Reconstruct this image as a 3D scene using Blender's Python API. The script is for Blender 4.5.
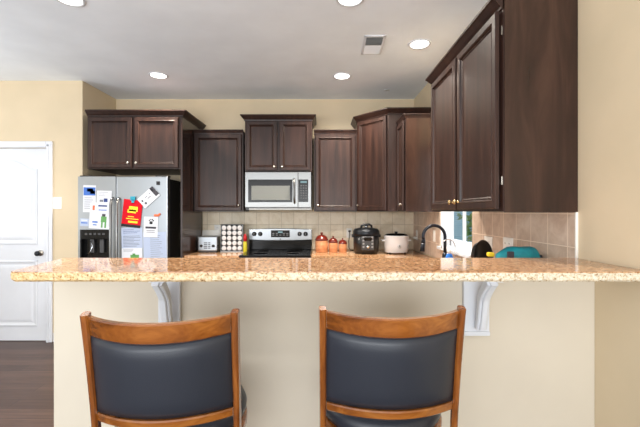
import bpy, bmesh, math, random
from mathutils import Vector, Matrix, noise
R = random.Random(7)
PI = math.pi
S = bpy.context.scene
for o in list(bpy.data.objects): bpy.data.objects.remove(o)
COL = S.collection

# ------------------------------------------------------------------ camera
F, CX, CY, CAM = 375.0, 320.0, 211.5, 1.38
cam = bpy.data.cameras.new('camera'); camo = bpy.data.objects.new('camera', cam); COL.objects.link(camo)
camo.location = (0, 0, CAM); camo.rotation_euler = (PI/2, 0, 0)
cam.sensor_width = 36; cam.lens = 36*F/640; cam.shift_y = -(213.5-CY)/640; cam.clip_start = .02
S.camera = camo; S.cycles.max_bounces = 12; S.cycles.diffuse_bounces = 8
def wx(px, d): return (px-CX)*d/F
def wz(py, d): return CAM-(py-CY)*d/F
def W(px, py, d): return Vector((wx(px, d), d, wz(py, d)))
def lin(c):
    r = []
    for v in c:
        v /= 255; r.append(v/12.92 if v <= .04045 else ((v+.055)/1.055)**2.4)
    return (*r, 1)

# ------------------------------------------------------------------ world, daylight, exposure
w = bpy.data.worlds.new('daylight'); S.world = w; w.use_nodes = True
bg = w.node_tree.nodes['Background']; bg.inputs[0].default_value = (.93, .97, 1, 1); bg.inputs[1].default_value = 1.45
def area(name, loc, rot, sx, sy, power, col=(1, 1, 1)):
    l = bpy.data.lights.new(name, 'AREA'); l.shape = 'RECTANGLE'; l.size = sx; l.size_y = sy; l.energy = power; l.color = col
    o = bpy.data.objects.new(name, l); COL.objects.link(o); o.location = loc; o.rotation_euler = rot
    return o
# added fill lamps tilted up to brighten the ceiling, behind and far left
area('rear_ceiling_fill', (-1.2, -2.6, 1.35), (PI/2+.8, 0, 0), 4.6, 2.0, 215, (.95, .975, 1))
area('left_ceiling_fill', (-4.5, 2.35, 1.45), (0, -PI/2-.95, 0), 1.3, 1.8, 34, (.92, .96, 1))
v = S.view_settings
v.view_transform = 'Standard'; v.look = 'None'; v.gamma = 1; v.exposure = 0.14; v.use_curve_mapping = False

# ------------------------------------------------------------------ materials
class NT:
    def __init__(s, name, col=(128, 128, 128), rough=.5, metal=0, spec=.5, coat=0):
        s.m = bpy.data.materials.new(name); s.m.use_nodes = True
        s.t = s.m.node_tree; s.b = s.t.nodes['Principled BSDF']
        s.set('Base Color', lin(col)); s.set('Roughness', rough); s.set('Metallic', metal); s.set('Specular IOR Level', spec)
        s.set('Coat Weight', coat); s.set('Coat Roughness', .12)
    def set(s, k, v): s.b.inputs[k].default_value = v
    def n(s, t, **kw):
        x = s.t.nodes.new(t)
        for k, v in kw.items():
            if k in x.inputs.keys(): x.inputs[k].default_value = v
            else: setattr(x, k, v)
        return x
    def l(s, a, b): s.t.links.new(a, b)
    def coord(s, scale=(1, 1, 1), rot=(0, 0, 0), loc=(0, 0, 0)):
        tc = s.n('ShaderNodeTexCoord'); mp = s.n('ShaderNodeMapping')
        mp.inputs['Scale'].default_value = scale; mp.inputs['Rotation'].default_value = rot; mp.inputs['Location'].default_value = loc
        s.l(tc.outputs['Object'], mp.inputs[0]); return mp.outputs[0]
    def noise(s, vec, scale=5, detail=4, rough=.5, dist=0):
        x = s.n('ShaderNodeTexNoise', Scale=scale, Detail=detail, Roughness=rough, Distortion=dist); s.l(vec, x.inputs['Vector']); return x.outputs['Fac']
    def ramp(s, fac, stops, interp='LINEAR'):
        r = s.n('ShaderNodeValToRGB'); r.color_ramp.interpolation = interp
        e = r.color_ramp.elements
        while len(e) < len(stops): e.new(.5)
        for i, (p, c) in enumerate(stops): e[i].position = p; e[i].color = lin(c) if len(c) == 3 else c
        s.l(fac, r.inputs[0]); return r.outputs[0]
    def mix(s, fac, a, b, mode='MIX'):
        m = s.n('ShaderNodeMix', data_type='RGBA', blend_type=mode)
        for sock, val in ((m.inputs[0], fac), (m.inputs[6], a), (m.inputs[7], b)):
            if hasattr(val, 'links') or hasattr(val, 'is_linked'): s.l(val, sock)
            else: sock.default_value = val
        return m.outputs[2]
    def color(s, o): s.l(o, s.b.inputs['Base Color'])
    def bump(s, h, strength=.2, dist=.01):
        b = s.n('ShaderNodeBump', Strength=strength, Distance=dist); s.l(h, b.inputs['Height']); s.l(b.outputs[0], s.b.inputs['Normal'])
M = {}
def plain(k, *a, **kw): M[k] = NT(k, *a, **kw).m
def paint(k, col, rough=.6, b=.05):
    x = NT(k, col, rough, spec=.35); vec = x.coord()
    f = x.noise(vec, 3, 3); c = tuple(int(q*.97) for q in col)
    x.color(x.ramp(f, [(.3, c), (.7, col)])); x.bump(x.noise(vec, 260, 2), b, .002); M[k] = x.m
paint('wall_paint', (216, 198, 168)); paint('halfwall_paint', (212, 202, 184)); paint('ceiling_paint', (240, 246, 253), .8)
paint('white_paint', (222, 225, 231), .4, .02)
def wood(k, cs, rough, scale=(18, 18, 1.3), coat=0, spec=.5):
    x = NT(k, cs[0], rough, coat=coat, spec=spec); vec = x.coord(scale)
    f = x.noise(vec, 1.2, 6, .6, .6); big = x.noise(x.coord((2.2, 2.2, .9)), 1.5, 3)
    c = x.ramp(f, [(.28, cs[0]), (.5, cs[1]), (.75, cs[2])])
    c2 = x.ramp(big, [(.3, (170, 170, 170)), (.7, (255, 255, 255))])
    x.color(x.mix(.55, c, c2, 'MULTIPLY')); x.bump(f, .04, .003); M[k] = x.m
wood('espresso_wood', [(33, 19, 15), (50, 31, 25), (67, 44, 35)], .42, coat=.08, spec=.32)
wood('espresso_panel', [(36, 22, 17), (54, 35, 28), (74, 51, 41)], .26, (9, 9, 1.0), coat=.2, spec=.35)
wood('honey_wood', [(92, 46, 13), (146, 82, 28), (190, 122, 54)], .25, (3, 16, 16), coat=.6)
wood('honey_wood_upright', [(84, 42, 12), (138, 76, 27), (182, 114, 50)], .25, (16, 16, 3), coat=.6)
x = NT('granite', rough=.06); vec = x.coord()
a = x.noise(vec, 62, 5, .65, .4); b = x.noise(vec, 7, 4, .6, 1.0); v1 = x.n('ShaderNodeTexVoronoi', Scale=115); x.l(vec, v1.inputs['Vector'])
c1 = x.ramp(a, [(.30, (58, 38, 26)), (.38, (142, 100, 66)), (.48, (196, 152, 110)), (.6, (222, 192, 156)), (.72, (240, 226, 206))])
c2 = x.ramp(b, [(.34, (206, 168, 140)), (.66, (255, 248, 240))])
c3 = x.ramp(v1.outputs['Distance'], [(.0, (70, 46, 36)), (.10, (70, 46, 36)), (.2, (255, 255, 255))])
x.color(x.mix(.35, x.mix(.6, c1, c2, 'MULTIPLY'), c3, 'MULTIPLY')); M['granite'] = x.m
x = NT('granite_edge', rough=.3); vec = x.coord()
a = x.noise(vec, 120, 4, .7, .3)
c1 = x.ramp(a, [(.30, (60, 46, 34)), (.38, (168, 132, 88)), (.45, (226, 206, 172)), (.6, (238, 228, 208)), (.8, (246, 242, 234))])
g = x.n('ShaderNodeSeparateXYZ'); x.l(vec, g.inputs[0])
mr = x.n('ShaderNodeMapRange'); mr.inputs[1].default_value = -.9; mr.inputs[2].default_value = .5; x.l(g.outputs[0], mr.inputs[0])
daylight_tint = x.mix(mr.outputs[0], lin((232, 212, 176)), lin((240, 242, 246)))   # daylight whitening towards the right end, painted into the edge colour
x.color(x.mix(1.0, c1, daylight_tint, 'MULTIPLY')); x.bump(x.noise(vec, 60, 4), .5, .01); M['granite_edge'] = x.m
def tile(k, swap, cols, grout, ox):
    x = NT(k, rough=.42); tc = x.n('ShaderNodeTexCoord'); sp = x.n('ShaderNodeSeparateXYZ'); cb = x.n('ShaderNodeCombineXYZ')
    x.l(tc.outputs['Object'], sp.inputs[0]); x.l(sp.outputs[1 if swap else 0], cb.inputs[0]); x.l(sp.outputs[2], cb.inputs[1])
    mp = x.n('ShaderNodeMapping'); mp.inputs['Location'].default_value = (ox, -.0015, 0); x.l(cb.outputs[0], mp.inputs[0])
    br = x.n('ShaderNodeTexBrick', Scale=1.0); br.offset = 0; br.squash = 1
    br.inputs['Brick Width'].default_value = .152; br.inputs['Row Height'].default_value = .152
    br.inputs['Mortar Size'].default_value = .0028; br.inputs['Mortar Smooth'].default_value = .3; br.inputs['Bias'].default_value = 0
    br.inputs['Color1'].default_value = (.9, .9, .9, 1); br.inputs['Color2'].default_value = (1, 1, 1, 1); br.inputs['Mortar'].default_value = lin(grout)
    x.l(mp.outputs[0], br.inputs[0])
    f = x.noise(tc.outputs['Object'], 9, 5, .65, .8)
    c = x.ramp(f, [(.3, cols[0]), (.5, cols[1]), (.7, cols[2])])
    c = x.mix(1.0, c, br.outputs['Color'], 'MULTIPLY')
    x.color(x.mix(br.outputs['Fac'], c, lin(grout))); 
    inv = x.n('ShaderNodeMath', operation='SUBTRACT'); inv.inputs[0].default_value = 1; x.l(br.outputs['Fac'], inv.inputs[1])
    x.bump(inv.outputs[0], .5, .003); M[k] = x.m
tile('backsplash_tile_back', False, [(224, 208, 178), (238, 224, 198), (246, 234, 212)], (196, 180, 152), .02)
tile('backsplash_tile_right', True, [(188, 162, 142), (206, 182, 162), (220, 200, 182)], (240, 222, 202), .08)
x = NT('hardwood_floor', rough=.38, spec=.35); vec = x.coord()
br = x.n('ShaderNodeTexBrick', Scale=1.0); br.offset = .37
for kk, vv in (('Brick Width', 1.1), ('Row Height', .125), ('Mortar Size', .0018), ('Bias', 0.0)): br.inputs[kk].default_value = vv
br.inputs['Color1'].default_value = lin((66, 48, 41)); br.inputs['Color2'].default_value = lin((90, 69, 60)); br.inputs['Mortar'].default_value = lin((36, 24, 20))
x.l(vec, br.inputs[0]); f = x.noise(x.coord((1.5, 26, 1)), 1.6, 6, .65, .5)
x.color(x.mix(.8, br.outputs['Color'], x.ramp(f, [(.3, (150, 140, 135)), (.7, (255, 250, 245))]), 'MULTIPLY')); M['hardwood_floor'] = x.m
def steel(k, col, rough=.3, sc=(1, 1, 60)):
    x = NT(k, col, rough, 1.0); f = x.noise(x.coord(sc), 6, 3)
    r = x.n('ShaderNodeMapRange'); r.inputs[3].default_value = rough-.06; r.inputs[4].default_value = rough+.1; x.l(f, r.inputs[0]); x.l(r.outputs[0], x.b.inputs['Roughness']); M[k] = x.m
steel('stainless', (160, 164, 168), .32, (60, 60, 1)); steel('brushed_steel', (126, 126, 125), .3); steel('nickel', (196, 190, 180), .22); steel('brass_knob', (206, 178, 128), .25)
plain('black_enamel', (14, 14, 15), .2, spec=.25); plain('chrome', (225, 228, 232), .08, 1.0)
plain('black_plastic', (20, 20, 22), .3); plain('black_glass', (9, 9, 10), .06); plain('dark_metal', (42, 44, 48), .3, .7); plain('faucet_black', (30, 32, 40), .28, .5)
plain('dark_grey', (62, 62, 64), .4); plain('mid_grey', (138, 138, 140), .4); plain('window_mesh', (118, 120, 115), .4, 0, .3)
x = NT('leather', (42, 45, 53), .36, spec=.4); vec = x.coord(); vo = x.n('ShaderNodeTexVoronoi', Scale=330); x.l(vec, vo.inputs['Vector']); x.bump(vo.outputs['Distance'], .12, .002); M['leather'] = x.m
plain('white_plastic', (236, 234, 228), .35); plain('white_ceramic', (222, 222, 224), .2); plain('paper', (212, 215, 222), .8, spec=.2); plain('paper_blue', (172, 184, 208), .8, spec=.2)
plain('ink_blue', (62, 108, 190), .7); plain('ink_navy', (38, 60, 120), .7); plain('ink_grey', (112, 116, 128), .7); plain('ink_dark', (60, 58, 66), .7); plain('ink_black', (24, 22, 26), .7)
plain('red_paper', (200, 14, 32), .7, spec=.2); plain('yellow_ink', (248, 214, 40), .6); plain('green_ink', (92, 150, 84), .7); plain('orange_ink', (226, 104, 58), .7)
plain('teal_plastic', (30, 150, 176), .4); plain('off_grey', (190, 192, 192), .5)
x = NT('teal_fabric', (22, 140, 150), .6); x.bump(x.noise(x.coord(), 90, 3), .35, .004); x.color(x.ramp(x.noise(x.coord(), 14, 3), [(.3, (14, 112, 126)), (.7, (34, 160, 170))])); M['teal_fabric'] = x.m
x = NT('terracotta', (206, 138, 96), .45); x.color(x.ramp(x.noise(x.coord((1, 1, 3)), 12, 4), [(.3, (184, 112, 72)), (.7, (222, 162, 116))])); M['terracotta'] = x.m
plain('oxblood_glaze', (110, 34, 22), .12, coat=.6)
plain('mustard', (206, 196, 50), .25); plain('cap_red', (190, 30, 36), .35); plain('sponge_yellow', (240, 206, 50), .8); plain('soap_blue', (40, 110, 200), .25)
plain('brown_handle', (98, 58, 40), .45); plain('vent_grey', (168, 170, 168), .6)
x = NT('window_glass', (255, 255, 255), 0.0); x.set('Transmission Weight', 1.0); x.set('IOR', 1.01)
tr = x.n('ShaderNodeBsdfTransparent'); gl = x.n('ShaderNodeBsdfGlossy', Roughness=.02); mx = x.n('ShaderNodeMixShader'); mx.inputs[0].default_value = .06
x.l(tr.outputs[0], mx.inputs[1]); x.l(gl.outputs[0], mx.inputs[2]); x.l(mx.outputs[0], x.t.nodes['Material Output'].inputs[0]); M['window_glass'] = x.m
x = NT('clear_plastic', (240, 240, 236), .15); x.set('Alpha', .7); M['clear_plastic'] = x.m
def emis(k, col, st):
    m = bpy.data.materials.new(k); m.use_nodes = True; t = m.node_tree; t.nodes.clear()
    e = t.nodes.new('ShaderNodeEmission'); o = t.nodes.new('ShaderNodeOutputMaterial'); e.inputs[0].default_value = (*col, 1); e.inputs[1].default_value = st
    t.links.new(e.outputs[0], o.inputs[0]); M[k] = m
emis('lamp_glow', (1, .96, .9), 6); emis('display_glow', (.5, .75, .8), .5)
x = NT('leaf', (70, 130, 56), .5); x.color(x.ramp(x.noise(x.coord(), 6, 4), [(.3, (34, 80, 28)), (.7, (96, 140, 56))])); M['leaf'] = x.m
x = NT('siding', (104, 146, 172), .6); wv = x.n('ShaderNodeTexWave', Scale=6.0, bands_direction='Z'); x.l(x.coord(), wv.inputs[0]); x.bump(wv.outputs['Fac'], .4, .02); M['siding'] = x.m
plain('bark', (90, 70, 52), .8); plain('lawn', (110, 140, 80), .9)

# ------------------------------------------------------------------ mesh building
class B:
    """collects shapes; build() links them as one mesh object"""
    def __init__(s): s.bm = bmesh.new(); s.mats = []
    def mi(s, m):
        if m not in s.mats: s.mats.append(m)
        return s.mats.index(m)
    def _fin(s, geom, m, mtx=None, smooth=False):
        vs = [g for g in geom if isinstance(g, bmesh.types.BMVert)]
        if mtx is not None: bmesh.ops.transform(s.bm, matrix=mtx, verts=vs)
        i = s.mi(m); fs = set()
        for v_ in vs:
            for f in v_.link_faces: fs.add(f)
        for f in fs: f.material_index = i; f.smooth = smooth
        return vs
    def box(s, lo, hi, m, bev=0, mtx=None, seg=2):
        t = bmesh.new(); bmesh.ops.create_cube(t, size=1)
        for v_ in t.verts: v_.co = Vector([lo[k]+(v_.co[k]+.5)*(hi[k]-lo[k]) for k in range(3)])
        if bev: bmesh.ops.bevel(t, geom=t.edges[:], offset=bev, segments=seg, profile=.6, affect='EDGES')
        s._merge(t, m, mtx, smooth=False)
        return s
    def _merge(s, t, m, mtx=None, smooth=False):
        if mtx is not None: bmesh.ops.transform(t, matrix=mtx, verts=t.verts)
        i = s.mi(m); mp = {}
        for v_ in t.verts: mp[v_] = s.bm.verts.new(v_.co)
        for f in t.faces:
            try: nf = s.bm.faces.new([mp[q] for q in f.verts])
            except ValueError: continue
            nf.material_index = i; nf.smooth = smooth
        t.free()
    def loft(s, rings, m, closed=True, cap=True, mtx=None, smooth=True):
        t = bmesh.new(); vr = [[t.verts.new(p) for p in r] for r in rings]; n = len(rings[0])
        for a, b in zip(vr, vr[1:]):
            for k in range(n if closed else n-1):
                q = [a[k], a[(k+1) % n], b[(k+1) % n], b[k]]
                t.faces.new(q)
        if cap: t.faces.new(vr[0][::-1]); t.faces.new(vr[-1])
        bmesh.ops.recalc_face_normals(t, faces=t.faces[:])
        s._merge(t, m, mtx, smooth); return s
    def lathe(s, prof, m, seg=28, mtx=None, smooth=True, sx=1, sy=1):
        rings = [[(max(r, 1e-5)*math.cos(2*PI*k/seg)*sx, max(r, 1e-5)*math.sin(2*PI*k/seg)*sy, z) for k in range(seg)] for r, z in prof]
        return s.loft(rings, m, mtx=mtx, smooth=smooth)
    def cyl(s, p0, p1, r0, m, r1=None, seg=20, smooth=True):
        p0, p1 = Vector(p0), Vector(p1); d = p1-p0
        mt = Matrix.Translation(p0) @ d.to_track_quat('Z', 'Y').to_matrix().to_4x4()
        return s.lathe([(r0, 0), (r0 if r1 is None else r1, d.length)], m, seg, mt, smooth)
    def tube(s, pts, r, m, seg=12, up=None):
        pts = [Vector(p) for p in pts]; rings = []; n = len(pts); prev = None
        for i, p in enumerate(pts):
            d = (pts[min(i+1, n-1)]-pts[max(i-1, 0)]).normalized()
            u = prev if prev is not None else (Vector((0, 0, 1)) if abs(d.z) < .9 else Vector((1, 0, 0)))
            a = (u-d*u.dot(d)).normalized(); prev = a; b = d.cross(a)
            rr = r[i] if isinstance(r, (list, tuple)) else r
            rings.append([p+(a*math.cos(2*PI*k/seg)+b*math.sin(2*PI*k/seg))*rr for k in range(seg)])
        return s.loft(rings, m)
    def strip(s, pts, ups, w_, h_, m, bev=0):
        """bar of rectangular section w_ (along side) by h_ (along up) swept along pts; ups: normals"""
        pts = [Vector(p) for p in pts]; n = len(pts); rings = []
        for i, p in enumerate(pts):
            d = (pts[min(i+1, n-1)]-pts[max(i-1, 0)]).normalized(); u = Vector(ups[i] if isinstance(ups, list) else ups); u = (u-d*u.dot(d)).normalized(); sd = d.cross(u)
            ww = w_[i] if isinstance(w_, (list, tuple)) else w_; hh = h_[i] if isinstance(h_, (list, tuple)) else h_
            e = min(bev, ww*.45, hh*.45) if bev else 0; a, b = ww/2, hh/2
            if e: c = [(-a+e, -b), (a-e, -b), (a, -b+e), (a, b-e), (a-e, b), (-a+e, b), (-a, b-e), (-a, -b+e)]
            else: c = [(-a, -b), (a, -b), (a, b), (-a, b)]
            rings.append([p+sd*q[0]+u*q[1] for q in c])
        return s.loft(rings, m, smooth=False)
    def prism(s, poly, z0, z1, m, mtx=None, bev=0, seg=2, smooth=False):
        t = bmesh.new(); a = [t.verts.new((p[0], p[1], z0)) for p in poly]; b = [t.verts.new((p[0], p[1], z1)) for p in poly]; n = len(poly)
        t.faces.new(a[::-1]); t.faces.new(b)
        for k in range(n): t.faces.new([a[k], a[(k+1) % n], b[(k+1) % n], b[k]])
        bmesh.ops.recalc_face_normals(t, faces=t.faces[:])
        if bev: bmesh.ops.bevel(t, geom=[e for e in t.edges if abs(e.verts[0].co.z-e.verts[1].co.z) < 1e-6], offset=bev, segments=seg, profile=.5, affect='EDGES')
        s._merge(t, m, mtx, smooth); return s
    def ball(s, c, r, m, seg=16, sc=(1, 1, 1)):
        n = seg//2
        prof = [(math.sin(PI*k/n)*r, -math.cos(PI*k/n)*r) for k in range(n+1)]
        mt = Matrix.Translation(c) @ Matrix.Diagonal((*sc, 1)); return s.lathe(prof, m, seg, mt)
    def build(s, name, parent=None):
        me = bpy.data.meshes.new(name); bmesh.ops.recalc_face_normals(s.bm, faces=s.bm.faces[:]) if False else None
        s.bm.to_mesh(me); s.bm.free()
        for m in s.mats: me.materials.append(M[m])
        o = bpy.data.objects.new(name, me); COL.objects.link(o)
        if parent is not None: o.parent = parent
        return o
def tag(o, label, cat, group=None):
    o['label'] = label; o['category'] = cat
    if group: o['group'] = group
    return o
def thing(name, label, cat, loc=(0, 0, 0), rz=0, group=None):
    o = bpy.data.objects.new(name, None); COL.objects.link(o); o.location = loc; o.rotation_euler = (0, 0, rz); o.empty_display_size = .1
    return tag(o, label, cat, group)
def struct(name, b, parent=None):
    o = b.build(name, parent)
    if parent is None: o['kind'] = 'structure'
    return o
def copy_tree(o, parent=None):
    c = o.copy(); COL.objects.link(c)
    if parent: c.parent = parent
    for ch in list(o.children): copy_tree(ch, c)
    return c
T = Matrix.Translation
def RX(a): return Matrix.Rotation(a, 4, 'X')
def RY(a): return Matrix.Rotation(a, 4, 'Y')
def RZ(a): return Matrix.Rotation(a, 4, 'Z')

# ================================================================== THE SETTING
YB, XR, YD, XL, CEIL = 4.625, 1.16, 3.97, -2.515, 2.765
XFAR, YREAR = -4.6, -1.2
struct('floor', B().box((XFAR-.1, YREAR, -.06), (XR+.2, YB+.2, 0), 'hardwood_floor'))
struct('ceiling', B().box((XFAR-.1, YREAR, CEIL), (XR+.2, YB+.2, CEIL+.1), 'ceiling_paint'))
struct('wall_back', B().box((XL-.1, YB, 0), (XR+.2, YB+.12, CEIL), 'wall_paint'))
struct('wall_alcove', B().box((XL-.1, YD, 0), (XL, YB, CEIL), 'wall_paint'))
# wall that holds the white door
DX0, DX1, DZ = wx(-30, YD), wx(47, YD), 2.055
b = B(); b.box((XFAR, YD, 0), (DX0, YD+.12, CEIL), 'wall_paint'); b.box((DX1, YD, 0), (XL-.1, YD+.12, CEIL), 'wall_paint'); b.box((DX0, YD, DZ), (DX1, YD+.12, CEIL), 'wall_paint')
struct('wall_left', b)
# right wall with the sink window opening
WY0, WY1, WZ0, WZ1, XG = 2.84, 3.60, 1.05, 2.10, 1.26
b = B(); b.box((XR, YREAR, 0), (XR+.113, WY0, CEIL), 'wall_paint'); b.box((XR, WY1, 0), (XR+.113, YB+.12, CEIL), 'wall_paint')
b.box((XR, WY0, 0), (XR+.113, WY1, WZ0), 'wall_paint'); b.box((XR, WY0, WZ1), (XR+.113, WY1, CEIL), 'wall_paint'); struct('wall_right', b)
# far-left wall with a blind-covered window (mirrored in the glossy corner cabinet)
LY0, LY1, LZ0, LZ1 = 1.4, 3.3, .75, 2.15
b = B(); b.box((XFAR-.15, YREAR, 0), (XFAR, LY0, CEIL), 'wall_paint'); b.box((XFAR-.15, LY1, 0), (XFAR, YD+.12, CEIL), 'wall_paint')
b.box((XFAR-.15, LY0, 0), (XFAR, LY1, LZ0), 'wall_paint'); b.box((XFAR-.15, LY0, LZ1), (XFAR, LY1, CEIL), 'wall_paint'); struct('wall_far_left', b)
# half wall under the bar
BARF, BARB, BARZ, BART = 1.307, 1.70, 1.17, .036
HW0, HW1 = 1.582, 1.695
HWX = wx(53.5, HW0)
struct('wall_half', B().box((HWX, HW0, 0), (XR, HW1, BARZ-BART-.002), 'halfwall_paint', .004))
# trims
def bboard(name, lo, hi): struct(name, B().box(lo, hi, 'white_paint', .004))
bboard('baseboard_left', (DX1+.075, YD-.014, 0), (XL-.001, YD, .1))
b = B()
for lo, hi in (((DX1, YD-.02, 0), (DX1+.066, YD, DZ+.066)), ((DX0-.066, YD-.02, 0), (DX0, YD, DZ+.066)), ((DX0, YD-.02, DZ), (DX1, YD, DZ+.066))): b.box(lo, hi, 'white_paint', .006)
for lo, hi in (((DX1+.012, YD-.027, 0), (DX1+.03, YD-.018, DZ+.03)), ((DX0-.01, YD-.027, DZ+.012), (DX1+.03, YD-.018, DZ+.03))): b.box(lo, hi, 'white_paint', .003)
struct('trim_1', b)
# the white two-panel arched door
def arch_ring(x0, x1, z0, z1, rise, inset, y, n=16):
    x0 += inset; x1 -= inset; z0 += inset; z1 -= inset; r = [(x0, y, z0), (x1, y, z0)]
    for k in range(n+1):
        u = k/n; x_ = x1+(x0-x1)*u; s_ = 2*u-1
        r.append((x_, y, z1+rise*(.5+.5*math.cos(PI*s_))*1.0))
    return r
b = B(); y0 = YD+.02
b.box((DX0+.004, y0, .008), (DX1-.004, y0+.04, DZ-.004), 'white_paint')
def door_panel_arch(x0, x1, z0, z1, rise):
    b.loft([arch_ring(x0, x1, z0, z1, rise, i, y0+d) for i, d in ((0, .001), (.0, -.006), (.012, -.010), (.03, -.002), (.045, .0015), (.06, -.004), (.075, -.006))], 'white_paint', cap=False, smooth=False)
    r = arch_ring(x0, x1, z0, z1, rise, .075, y0-.006); t = bmesh.new(); t.faces.new([t.verts.new(p) for p in r]); b._merge(t, 'white_paint')
door_panel_arch(DX0+.11, DX1-.115, 1.03, 1.83, .10)
door_panel_arch(DX0+.11, DX1-.115, .16, .86, 0.0)
dr = struct('door_1', b)
kb = B(); kp = W(41, 253, y0); kb.cyl((kp.x, y0+.001, kp.z), (kp.x, y0-.012, kp.z), .031, 'nickel'); kb.cyl((kp.x, y0-.01, kp.z), (kp.x, y0-.045, kp.z), .011, 'nickel'); kb.ball((kp.x, y0-.055, kp.z), .028, 'dark_metal', sc=(1, .75, 1))
kb.build('door_knob', dr)['label'] = 'dark nickel round door knob'
# sink window
b = B(); gy0, gy1, gz0, gz1 = WY0, WY1, WZ0, WZ1
fr = .036
for lo, hi in (((XG-.014, gy0, gz0), (XG+.014, gy0+fr, gz1)), ((XG-.014, gy1-fr, gz0), (XG+.014, gy1, gz1)), ((XG-.014, gy0, gz0), (XG+.014, gy1, gz0+.07)), ((XG-.014, gy0, gz1-fr), (XG+.014, gy1, gz1))): b.box(lo, hi, 'white_paint', .006)
ym = wx(0, 1)*0+133*0+ (XG*F/(464.5-CX)); b.box((XG-.012, ym-.011, gz0+.06), (XG+.012, ym+.011, gz1-fr), 'white_paint', .003)
b.box((XG-.015, gy0+fr, 1.60), (XG+.015, gy1-fr, 1.64), 'white_paint', .003)
win = struct('window_1', b)
g = B(); g.box((XG+.003, gy0+fr-.005, gz0+.06), (XG+.007, gy1-fr+.005, gz1-fr+.005), 'window_glass'); g.build('pane', win)
b = B(); b.box((XR-.035, gy0-.02, gz0-.03), (XR, gy1+.02, gz0), 'white_paint', .005); b.build('window_sill', win)
b = B()
b.box((XR, gy0, gz0), (XG-.014, gy1, gz0+.004), 'white_paint'); b.box((XR, gy1-.004, gz0), (XG-.014, gy1, gz1), 'white_paint'); b.box((XR, gy0, gz0), (XG-.014, gy0+.004, gz1), 'white_paint'); b.box((XR, gy0, gz1-.004), (XG-.014, gy1, gz1), 'white_paint')
b.build('window_reveal', win)
# blinds window on the far left
b = B()
for lo, hi in (((XFAR-.1, LY0, LZ0), (XFAR-.03, LY0+.06, LZ1)), ((XFAR-.1, LY1-.06, LZ0), (XFAR-.03, LY1, LZ1)), ((XFAR-.1, LY0, LZ0), (XFAR-.03, LY1, LZ0+.06)), ((XFAR-.1, LY0, LZ1-.06), (XFAR-.03, LY1, LZ1))): b.box(lo, hi, 'white_paint', .004)
w2 = struct('window_2', b)
b = B()
for k in range(20): b.box((-.022, LY0+.07, -.0015), (.022, LY1-.07, .0015), 'white_paint', mtx=T((XFAR-.02, 0, LZ0+.08+k*.064)) @ RY(.25))
b.build('blind', w2)
# backsplash
b = B(); b.box((-1.443, YB-.008, .92), (XR-.001, YB, 1.378), 'backsplash_tile_back'); struct('trim_2', b)
b = B(); X0 = XR-.009
for lo, hi in (((X0, 1.69, .92), (XR, WY0, 1.378)), ((X0, WY1, .92), (XR, YB-.008, 1.378)), ((X0, WY0, .92), (XR, WY1, WZ0-.031))): b.box(lo, hi, 'backsplash_tile_right')
struct('trim_3', b)
struct('trim_4', B().box((XR-.011, 1.683, BARZ), (XR, 1.692, 1.378), 'white_plastic', .002))
# outdoors beyond the window
struct('ground_outside', B().box((XR+.25, -1, -.3), (14, 14, -.2), 'lawn'))
b = B(); b.box((1.6, 10.2, -.25), (4.15, 12.4, 4.2), 'siding'); hs = tag(b.build('neighbour_house'), 'pale blue sided house seen through the window over the sink', 'house')
tr_ = thing('garden_tree', 'green leafy tree seen through the right half of the sink window', 'tree', (3.34, 7.4, -.25))
bb = B(); bb.tube([(0, 0, 0), (.03, 0, .9), (0, .05, 1.7)], [.1, .08, .05], 'bark'); bb.build('trunk', tr_)
bb = B()
for k in range(1500):
    th, ph, rr = R.uniform(0, 2*PI), math.acos(R.uniform(-1, 1)), .85*R.random()**.4
    c = Vector((math.sin(ph)*math.cos(th)*rr*.75, math.sin(ph)*math.sin(th)*rr*.75, 1.9+math.cos(ph)*rr*1.3))
    mt = T(c) @ Matrix.Rotation(R.uniform(0, 6), 4, Vector((R.random(), R.random(), R.random()+.1)).normalized())
    t = bmesh.new(); l = R.uniform(.05, .09); q = [t.verts.new(p) for p in ((0, -l, 0), (l*.45, 0, .012), (0, l, 0), (-l*.45, 0, .012))]; t.faces.new(q); bb._merge(t, 'leaf', mt)
bb.build('foliage', tr_)

# ================================================================== CABINETS
def rect(x0, x1, z0, z1, i, y): return [(x0+i, y, z0+i), (x1-i, y, z0+i), (x1-i, y, z1-i), (x0+i, y, z1-i)]
def cab_door(x0, x1, z0, z1, y=0, mat='espresso_wood', fw=.047):
    """recessed-panel door: front proud of y (facing -y), thickness .02"""
    b = B(); t = .02
    prof = [(0, -.0015), (0, -t+.004), (.004, -t), (fw-.014, -t), (fw-.010, -t-.002), (fw-.004, -t+.001), (fw, -t+.010), (fw+.005, -t+.008), (fw+.012, -t+.0125)]
    b.loft([rect(x0, x1, z0, z1, i, y+d) for i, d in prof], mat, cap=True, smooth=False)
    return b
def knob(parent, x_, z_, y=0, mat='nickel'):
    b = B(); mt = T((x_, y-.02, z_)) @ RX(PI/2)
    b.lathe([(.008, 0), (.008, .003), (.005, .006), (.005, .014), (.012, .019), (.0145, .024), (.012, .029), (.005, .0315), (0, .032)], mat, 18, mt)
    return b.build('knob', parent)
CROWN = [(-.004, 0), (.008, 0), (.010, .010), (.022, .022), (.040, .046), (.046, .050), (.046, .062), (-.004, .062)]
CROWN_S = [(-.004, 0), (.006, 0), (.008, .008), (.020, .030), (.026, .034), (.026, .044), (-.004, .044)]
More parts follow.
